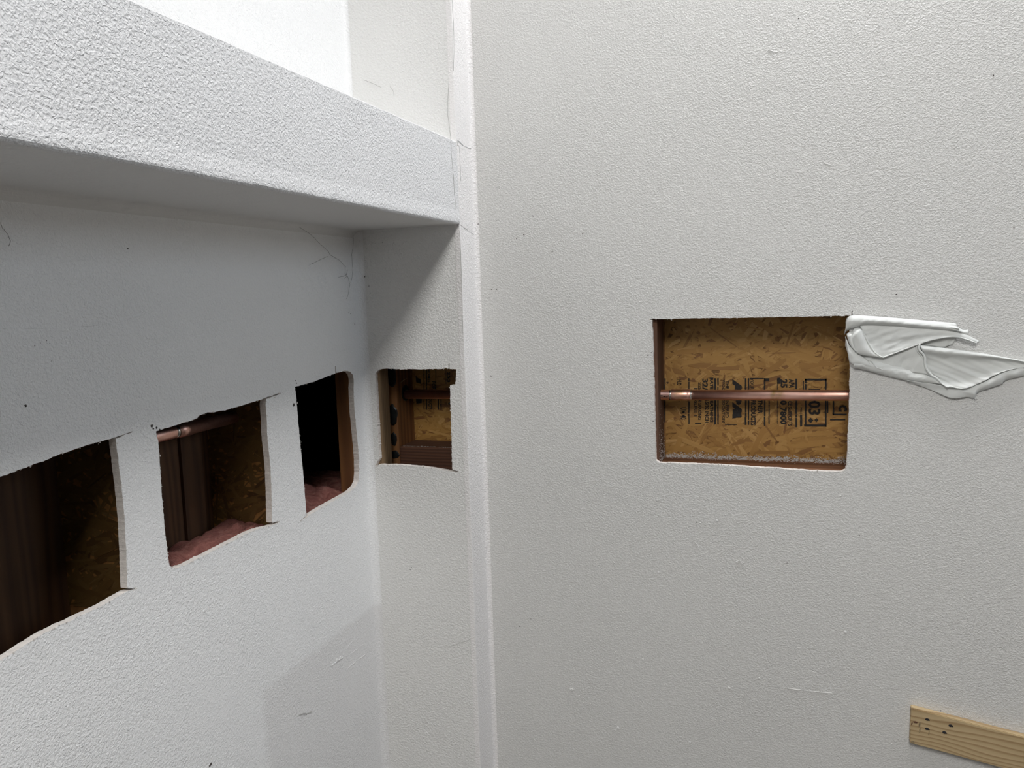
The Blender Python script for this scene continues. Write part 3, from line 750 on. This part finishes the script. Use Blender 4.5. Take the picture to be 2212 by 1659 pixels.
def rag():
    L = []
    inside = lambda u, k=.07: -0.020*(1-sst(0, k, u))
    arch = lambda v, p=.6: max(0, math.sin(math.pi*v))**p
    # lowest sheet
    L.append(layer([[(880, 950), (1260, 1000), (1500, 1040), (1700, 985), (1980, 850), (2212, 800), (2520, 835)],
                    [(890, 955), (1330, 1070), (1560, 1085), (1700, 1040), (1970, 910), (2212, 850), (2520, 845)],
                    [(900, 960), (1160, 1060), (1380, 1150), (1560, 1140), (1650, 1150), (1690, 1085), (1960, 990), (1985, 960), (2212, 895), (2520, 860)]],
                   lambda u, v, p: .004+.004*(1-v)+wr(p, 60, 60, .0022, 1)+crease(p, 70, .0012, 31, -.3)+.004*arch(v, 1)*sst(.2, .5, u)))
    # large right-hand sheet
    L.append(layer([[(1020, 545), (1300, 580), (1600, 620), (1900, 670), (2212, 730), (2520, 800)],
                    [(1078, 690), (1350, 700), (1650, 720), (1900, 740), (2212, 760), (2520, 808)],
                    [(1090, 820), (1350, 860), (1650, 850), (1950, 795), (2212, 780), (2520, 815)],
                    [(1255, 975), (1335, 1020), (1500, 1040), (1680, 985), (1950, 850), (2212, 800), (2520, 822)]],
                   lambda u, v, p: .007 + .010*math.exp(-((v-.10)/.12)**2)*(1-.5*u) - .003*arch(v, 1) + .004*sst(.8, 1, v) + wr(p, 14, 120, .0042, 3, -.42)*sst(.1, .45, v) + wr(p, 40, 60, .0012, 4) + crease(p, 60, .0022, 33, -.36)*sst(.25, .7, v) + crease(p, 130, .0009, 34, .5, 2)*(1-sst(.1, .35, v)), 120, 44))
    # inner sheet between the folds
    L.append(layer([[(330, 640), (600, 690), (850, 600), (1000, 545), (1030, 560)],
                    [(380, 680), (620, 730), (870, 720), (1020, 680), (1070, 700)],
                    [(420, 720), (650, 790), (900, 850), (1090, 880), (1180, 905)]],
                   lambda u, v, p: .0065+wr(p, 30, 70, .0022, 6, .5)+.002*u+crease(p, 80, .0014, 36, 1.0)))
    # small strip behind the fold
    L.append(layer([[(980, 480), (1200, 440), (1400, 455), (1440, 470)], [(1010, 560), (1150, 562), (1285, 578), (1390, 540)]],
                   lambda u, v, p: .0045+wr(p, 60, 60, .0015, 8)+.0015*math.sin(u*26)*sst(.7, 1, u), 40, 8))
    # lower rolled band
    L.append(layer([[(235, 725), (480, 725), (600, 742), (800, 788), (1000, 850), (1150, 890), (1265, 970)],
                    [(238, 770), (450, 780), (650, 825), (900, 885), (1080, 935), (1265, 985)],
                    [(242, 808), (400, 832), (700, 912), (900, 957), (1100, 982), (1265, 1000)]],
                   lambda u, v, p: .003+.0105*arch(v, .55)*(1-.35*u)+wr(p, 60, 60, .0013, 10, .3)+crease(p, 110, .0011, 38, .55, 2)+inside(u, .05), 110, 22))
    # middle sheet under the top roll
    L.append(layer([[(350, 330), (500, 322), (800, 335), (1200, 365), (1500, 415), (1690, 500)],
                    [(400, 440), (600, 480), (850, 450), (1150, 420), (1400, 440), (1680, 512)],
                    [(480, 600), (600, 688), (850, 592), (1100, 502), (1330, 457), (1480, 465), (1655, 525)]],
                   lambda u, v, p: .009+.005*sst(.65, 1, v)+.003*arch(v, 1)+wr(p, 26, 90, .0042, 12, .28)*arch(v, 1)*(1-.6*u)+wr(p, 90, 90, .0008, 13)+crease(p, 75, .0024, 40, .45)*arch(v, .7)*(1-.6*u), 120, 36))
    # folded tongue at the left
    L.append(layer([[(255, 425), (262, 480), (285, 560), (312, 632), (410, 662), (600, 688)],
                    [(285, 370), (325, 440), (370, 540), (420, 620), (500, 668), (606, 688)],
                    [(318, 352), (372, 382), (430, 500), (490, 600), (545, 655), (612, 686)]],
                   lambda u, v, p: .014+.0075*arch(v, .7)*(1-.5*u)-.004*u+wr(p, 50, 50, .001, 15)-.012*(1-sst(0, .10, u)), 50, 16))
    L.append(layer([[(205, 425), (218, 490), (252, 560), (300, 615)], [(258, 395), (268, 480), (286, 560), (308, 625)]],
                   lambda u, v, p: .010+.006*arch(v, .7)-.010*(1-sst(0, .15, u)), 30, 10))
    # left loop that goes round the board edge
    L.append(layer([[(196, 455), (232, 545), (320, 632), (420, 708), (520, 798), (605, 824)],
                    [(192, 500), (225, 600), (300, 690), (400, 745), (500, 800), (605, 826)],
                    [(190, 560), (212, 650), (238, 750), (330, 785), (480, 806), (605, 830)]],
                   lambda u, v, p: .009+.0075*arch(v, .6)*(1-.7*u)+wr(p, 70, 70, .0016, 18)+inside(u, .12), 50, 14))
    # wide roll along the top
    L.append(layer([[(196, 300), (205, 255), (240, 222), (320, 212), (520, 224), (800, 246), (1100, 273), (1340, 294), (1432, 304)],
                    [(190, 380), (215, 330), (300, 285), (500, 272), (800, 290), (1100, 320), (1340, 345), (1450, 360)],
                    [(188, 440), (212, 398), (300, 352), (450, 327), (700, 336), (900, 351), (1200, 378), (1400, 395), (1510, 417)]],
                   lambda u, v, p: .004+.016*arch(v, .55)*(1-.25*u)+wr(p, 24, 80, .0024, 20, .6)*arch(v, 1)+crease(p, 120, .0011, 42, .7, 2)*arch(v, 1)+inside(u, .10)+.0018*math.sin(v*19)*sst(.9, 1, u), 90, 20))
    # torn end of the roll
    L.append(layer([[(1400, 318), (1450, 345), (1520, 378), (1572, 374)], [(1430, 400), (1480, 415), (1530, 440), (1568, 456)]],
                   lambda u, v, p: .006+.006*arch(v, .8)*(1-.5*u)+wr(p, 120, 120, .003, 22), 24, 10))
    V, Fc = join(L)
    base = onY(YW, 1990, 770)
    o = mesh_obj('rag', V, Fc, M_CLOTH, None, base, smooth=True)
    sd = o.modifiers.new('thickness', 'SOLIDIFY'); sd.thickness = 0.0009; sd.offset = 1
    tag(o, 'crumpled white torn cloth hanging out of the upper right corner of the square hole', 'rag')
    # stitched seam and rolled hems
    def hem(pts, hh, r, name='seam'):
        P = [onY(YW, *z2((q.x, q.y))) for q in resample(pts, 60)]
        for i, p in enumerate(P): p.y = YW-hh(i/59)
        V, Fc = tube_v(P, r, 7); mesh_obj(name, V, Fc, M_CLOTH, o, smooth=True)
    hem([(1018, 538), (1012, 598), (1052, 640), (1078, 690), (1082, 760), (1100, 820), (1150, 885), (1210, 920), (1262, 978)], lambda u: .014-.004*u, .0021)
    hem([(992, 552), (985, 600), (1030, 655), (1058, 700), (1066, 770), (1085, 830), (1130, 888)], lambda u: .0105-.003*u, .0015)
    hem([(600, 689), (850, 594), (1100, 503), (1330, 457), (1480, 466), (1660, 526)], lambda u: .0145-.002*u, .0013, 'hem')
    hem([(378, 385), (432, 500), (492, 602), (548, 657), (612, 688)], lambda u: .0145+.001*u, .0012, 'hem')
    hem([(470, 720), (505, 760), (530, 795), (600, 824)], lambda u: .012, .0010, 'hem')
    hem([(1262, 978), (1330, 1020), (1360, 1012), (1440, 1030), (1520, 1036)], lambda u: .0125, .0010, 'hem')
    r = random.Random(3)
    for (x, y) in ((1660, 1140), (1645, 1148), (1680, 500), (1520, 415), (600, 825)):
        for k in range(3):
            a = r.uniform(-.6, 1.2); q = [(x, y), (x+12*math.cos(a), y+12*math.sin(a)), (x+20*math.cos(a+.4), y+20*math.sin(a+.4))]
            P = [onY(YW, *z2(c)) for c in q]
            for p in P: p.y = YW-.006
            mesh_obj('loose_thread', *tube_v(P, .0004, 5), M_CLOTH, o)
rag()

# ------------------------------------------------------------------ furring strip at the lower right
def strip():
    bl, tl = onY(YW-.016, 1966, 1605), onY(YW-.016, 1969, 1529)
    tr = onY(YW-.016, 2212, 1592); an = math.atan2(tr.z-tl.z, tr.x-tl.x)
    hh = 0.0735; L = 0.95; T = 0.016
    bm = bmesh.new(); bmesh.ops.create_cube(bm, size=1)
    for v in bm.verts: v.co = Vector(((v.co.x+.5)*L, (v.co.y-.5)*T, (v.co.z-.5)*hh))
    for v in bm.verts:                     # the end is cut a little out of square
        if v.co.x < .01: v.co.x += (.0108 if v.co.z < -.01 else 0)
    bmesh.ops.bevel(bm, geom=bm.edges[:], offset=.0013, segments=2, affect='EDGES')
    me = bpy.data.meshes.new('furring_strip'); bm.to_mesh(me); bm.free(); me.materials.append(M_PINE)
    o = bpy.data.objects.new('furring_strip', me); C.objects.link(o)
    o.location = (tl.x, YW-0.0003, tl.z); o.rotation_euler = (0, -an, 0)
    tag(o, 'pale pine strip nailed slanting across the wall at the lower right', 'wood strip')
    inv = (Matrix.Translation(o.location) @ Matrix.Rotation(-an, 4, 'Y')).inverted()
    def zz(x, y): return onY(YW-.016, 1900+x/7.09, 1480+y/7.09)
    def disc(x, y, rx, rz, name, m, seed, tail=0):
        c = inv @ zz(x, y); V, Fc = [], []; n = 14
        for ring, (s, dy) in enumerate(((1.0, .0003), (.6, -.0004))):
            for k in range(n):
                a = 2*math.pi*k/n; q = s*(1+.18*noise.noise(Vector((math.cos(a), math.sin(a), seed))))
                ex = tail if (math.cos(a) > .7 and ring == 0) else 0
                V.append(Vector((c.x+q*rx*math.cos(a)+ex, -T-.0004+dy*.5, c.z+q*rz*math.sin(a)-ex*.4)))
        for k in range(n): Fc.append([k, (k+1) % n, n+(k+1) % n, n+k])
        Fc.append([n+k for k in range(n)])
        me = bpy.data.meshes.new(name); me.from_pydata(V, [], Fc); me.materials.append(m)
        d = bpy.data.objects.new(name, me); C.objects.link(d); d.parent = o
    for (x, y, s) in ((728, 523, 1), (725, 668, 2), (990, 722, 3), (1085, 618, 4)):
        disc(x, y, .0035, .0027, 'nail_head', M_NAIL, s, .0015)
    M_SCAR = simple('brown_scar', (0.13, 0.06, 0.035), 0.8, 0, 120, .4)
    M_DIRT = simple('grey_dirt', (0.30, 0.225, 0.13), 0.9, 0, 200, .3)
    disc(548, 565, .0040, .0022, 'bark_mark', M_SCAR, 8); disc(495, 585, .0012, .0035, 'bark_mark', M_SCAR, 9)
    for (x, y, rx, rz, s) in ((612, 600, .0016, .006, 11), (615, 690, .0013, .006, 12), (755, 730, .0009, .005, 13), (510, 870, .004, .003, 14)): disc(x, y, rx, rz, 'dirt_mark', M_DIRT, s)
strip()

# ------------------------------------------------------------------ small marks on the walls
def specks(parent, axis, val, pts, m, name, label, seed, size=.0016):
    r = random.Random(seed); parts = []
    for q in pts:
        x, y = q[0], q[1]; s = size*(q[2] if len(q) > 2 else 1)
        c = onY(val, x, y) if axis == 'Y' else onX(val, x, y)
        V, n = [], 7
        for ring, (k, d) in enumerate(((1, .0), (.6, .35))):
            for i in range(n):
                a = 2*math.pi*i/n; e = r.uniform(.6, 1.2)*k*s
                u, t = math.cos(a)*e, math.sin(a)*e*r.uniform(.7, 1.3); dd = d*s+.00025
                V.append(Vector((c.x+u, val-dd, c.z+t)) if axis == 'Y' else Vector((val+dd, c.y+u, c.z+t)))
        Fc = [[i, (i+1) % n, n+(i+1) % n, n+i] for i in range(n)] + [[n+i for i in range(n)]]
        parts.append((V, Fc))
    V, Fc = join(parts); o = mesh_obj(name, V, Fc, m, parent); o['kind'] = 'stuff'; o['label'] = label
specks(wall_back, 'Y', YW, [(1132, 507), (1151, 466, .8), (1193, 543, .9), (1116, 515, .6), (1259, 505, .8), (1062, 625, .9), (1073, 625, .8), (1061, 812, .8), (1936, 636, .7), (1839, 579, .5), (2146, 163, .7), (1725, 40, .6),
       (1856, 1157, .7), (1123, 1353, .8), (1147, 1337, .6), (1400, 768, .7), (1700, 1216, .6), (1411, 910, .8), (1407, 762, .7), (1033, 484, .6), (2190, 492, .6), (1974, 1526, .8), (2032, 1535, .8)], M_SPECK, 'fly_specks', 'tiny dark specks', 1, .0019)
specks(wall_back, 'Y', YW, [(1420, 1080, 1.3), (1505, 1126), (1512, 1130, .8), (1549, 1125, 1.2), (1560, 1128), (1597, 1212, 1.2), (1604, 1216, 1.4), (1592, 1214), (1422, 1236), (1326, 1215, .8), (1827, 1366, 1.2), (1235, 1490, 1.6), (1251, 1503), (1275, 1520, .9), (1335, 1573, 1.5), (1328, 1577), (1352, 1560, .7),
       (1490, 1603), (1427, 1622, .7), (1926, 1606, .8), (1688, 1045, .8), (1816, 1071, .8), (1575, 1486, 1.2), (1665, 1467, .8), (1640, 1465), (1389, 1424, .8)], M_WALL, 'paint_lumps', 'little raised lumps in the paint', 2, .0030)
specks(wall_left, 'X', XL, [(634, 874, 2.2), (92, 381, .1), (276, 537, .7), (55, 876, 1.3), (753, 676, .8), (757, 678, .7), (640, 828, 1), (638, 822, .8), (328, 920, 1.6), (338, 924, 1.4), (345, 928, 1), (331, 926, 1), (75, 747, .5), (87, 741, .4), (100, 736, .45), (107, 742, .35), (111, 780, .35), (770, 592, .7), (766, 700, 1), (455, 1650, 1.6), (453, 1654, 1.2)], M_SPECK, 'dark_specks', 'tiny dark specks and saw marks', 3, .0016)
specks(wall_left, 'X', XL, [(440, 1320, 1.2), (728, 1425, 1.6), (735, 1420, 1.2), (742, 1414), (722, 1432), (750, 1400, .8), (690, 1408, .8), (700, 1378, .7)], M_LEFT, 'paint_lumps', 'little raised lumps in the paint', 4, .0028)
specks(wall_end, 'Y', YE, [(788, 598), (797, 618, .8), (801, 633, .6), (826, 524, .6), (886, 1230, .8), (889, 1226, .9)], M_SPECK, 'dark_specks', 'tiny dark specks', 5, .0014)

def ribbon(parent, pts, r, m, name, label=None):
    """thin raised or sunk line through world points"""
    P = []
    for i in range(len(pts)-1):
        for k in range(4): P.append(pts[i].lerp(pts[i+1], k/4)+Vector((rnd.uniform(-1, 1), rnd.uniform(-1, 1), rnd.uniform(-1, 1)))*r*.8)
    P.append(pts[-1]); o = mesh_obj(name, *tube_v(P, r, 5), m, parent)
    if label: o['label'] = label
    return o
z7 = lambda p: (680+p[0]/3.0725, p[1]/3.0725)
eY = lambda pts: [onY(YE-.0001, *z7(p)) for p in pts]; eX = lambda pts: [onX(XB+.0001, *z7(p)) for p in pts]
ribbon(wall_end, eY([(912, 0), (920, 150), (924, 300), (920, 470)]), .0004, M_CRACK, 'hairline_crack')
ribbon(wall_end, eY([(893, 500), (885, 620), (882, 760), (895, 860), (903, 910)]), .0004, M_CRACK, 'hairline_crack')
ribbon(BEAM, [onX(XB+.0003, *z7(p)) for p in [(903, 915), (905, 1000), (918, 1150), (928, 1290), (938, 1400), (944, 1475)]], .0004, M_CRACK, 'hairline_crack')
ribbon(wall_end, eY([(330, 530), (400, 560), (440, 580)]), .0004, M_CRACK, 'hairline_crack'); ribbon(wall_end, eY([(500, 575), (520, 600), (528, 640)]), .0004, M_CRACK, 'hairline_crack')
wr_ = bpy.data.objects['wall_return']
ribbon(wr_, eX([(946, 930), (946, 962), (960, 970), (964, 1090), (970, 1200)]), .0004, M_CRACK, 'hairline_crack')
ribbon(wr_, eX([(950, 930), (985, 965), (1015, 978), (1040, 985)]), .0009, M_BEAM, 'paint_ridge')
ribbon(wr_, eX([(962, 1490), (1010, 1525), (1062, 1562)]), .0004, M_CRACK, 'hairline_crack')
def edge(pts): return [onY(YE-.0003, *p) for p in pts]
ribbon(wall_end, edge([(993, 500), (996, 560), (998, 640), (1000, 720)]), .0004, M_CRACK, 'hairline_crack')
z9 = lambda p: (440+p[0]/3.3515, 1200+p[1]/3.3515)
ribbon(wall_end, [onY(YE, *z9(p)) for p in [(1740, 662), (1800, 655), (1880, 625), (1965, 592)]], .0004, M_CRACK, 'hairline_crack')
ribbon(wall_left, [onX(XL, *z9(p)) for p in [(690, 1153), (720, 1143), (745, 1146), (780, 1131)]], .0012, M_CRACK, 'paint_scratch')
ribbon(wall_left, [onX(XL, *p) for p in [(0, 708), (70, 709), (140, 708), (210, 702), (270, 693), (340, 668)]], .0007, M_LEFT, 'tape_edge')
ribbon(wall_left, [onX(XL, *z9(p)) for p in [(920, 802), (960, 770), (1005, 735)]], .0012, M_LEFT, 'paint_ridge')
for q in ([(1040, 660), (1090, 610)], [(1060, 715), (1150, 645)], [(1045, 815), (1100, 765), (1170, 715)]):
    ribbon(wall_left, [onX(XL, *z9(p)) for p in q], .0007, M_LEFT, 'paint_ridge')
for q in ([(1660, 108), (1682, 112)], [(1779, 352), (1795, 356)], [(1700, 1486), (1740, 1492), (1797, 1497)], [(1500, 1170), (1510, 1182)]):
    ribbon(wall_back, [onY(YW, *p) for p in q], .0009, M_WALL, 'paint_ridge')

# cobwebs in the recess corner
z3 = lambda p: (p[0]/2.765, 380+p[1]/2.765)
def web(lines, label, ax='X'):
    parts = []
    for q in lines:
        P = [onX(XL+.003, *z3(p)) if ax == 'X' else onY(YE-.003, *p) for p in q]
        parts.append(tube_v([v for i in range(len(P)-1) for v in (P[i], P[i].lerp(P[i+1], .5)+Vector((.0005, rnd.uniform(-1, 1)*.0008, rnd.uniform(-1, 1)*.0008)))]+[P[-1]], .00030, 5))
    V, Fc = join(parts); base = V[0]
    return tag(mesh_obj('cobweb', V, Fc, M_WEB, None, base), label, 'cobweb')
web([[(1780, 300), (1850, 345), (1900, 395), (1950, 440), (1970, 470), (2030, 505), (2065, 545)], [(1970, 470), (1985, 478)], [(1850, 530), (1890, 512), (1960, 480)]], 'thin grey cobweb strand slanting under the beam near the corner')
web([[(2075, 560), (2065, 595), (2080, 610), (2090, 650), (2082, 690), (2070, 735)], [(2020, 605), (2050, 600), (2075, 585)], [(2060, 580), (2080, 605)], [(2070, 600), (2058, 612)], [(2105, 330), (2110, 400), (2100, 470), (2108, 560), (2095, 640)]], 'small knotted grey cobweb tuft in the recess corner')
web([[(5, 285), (12, 310), (30, 330), (55, 370), (60, 400), (52, 420)]], 'curled grey cobweb thread at the left edge below the beam')
web([[(975, 481), (985, 483), (992, 490)], [(960, 480), (990, 486)], [(985, 478), (990, 490)]], 'dirty web wad at the beam end by the corner', 'Y')
for o in C.objects:
    g = GROUPS.get(o.name.split('.')[0])
    if g and not o.parent: o['group'] = g
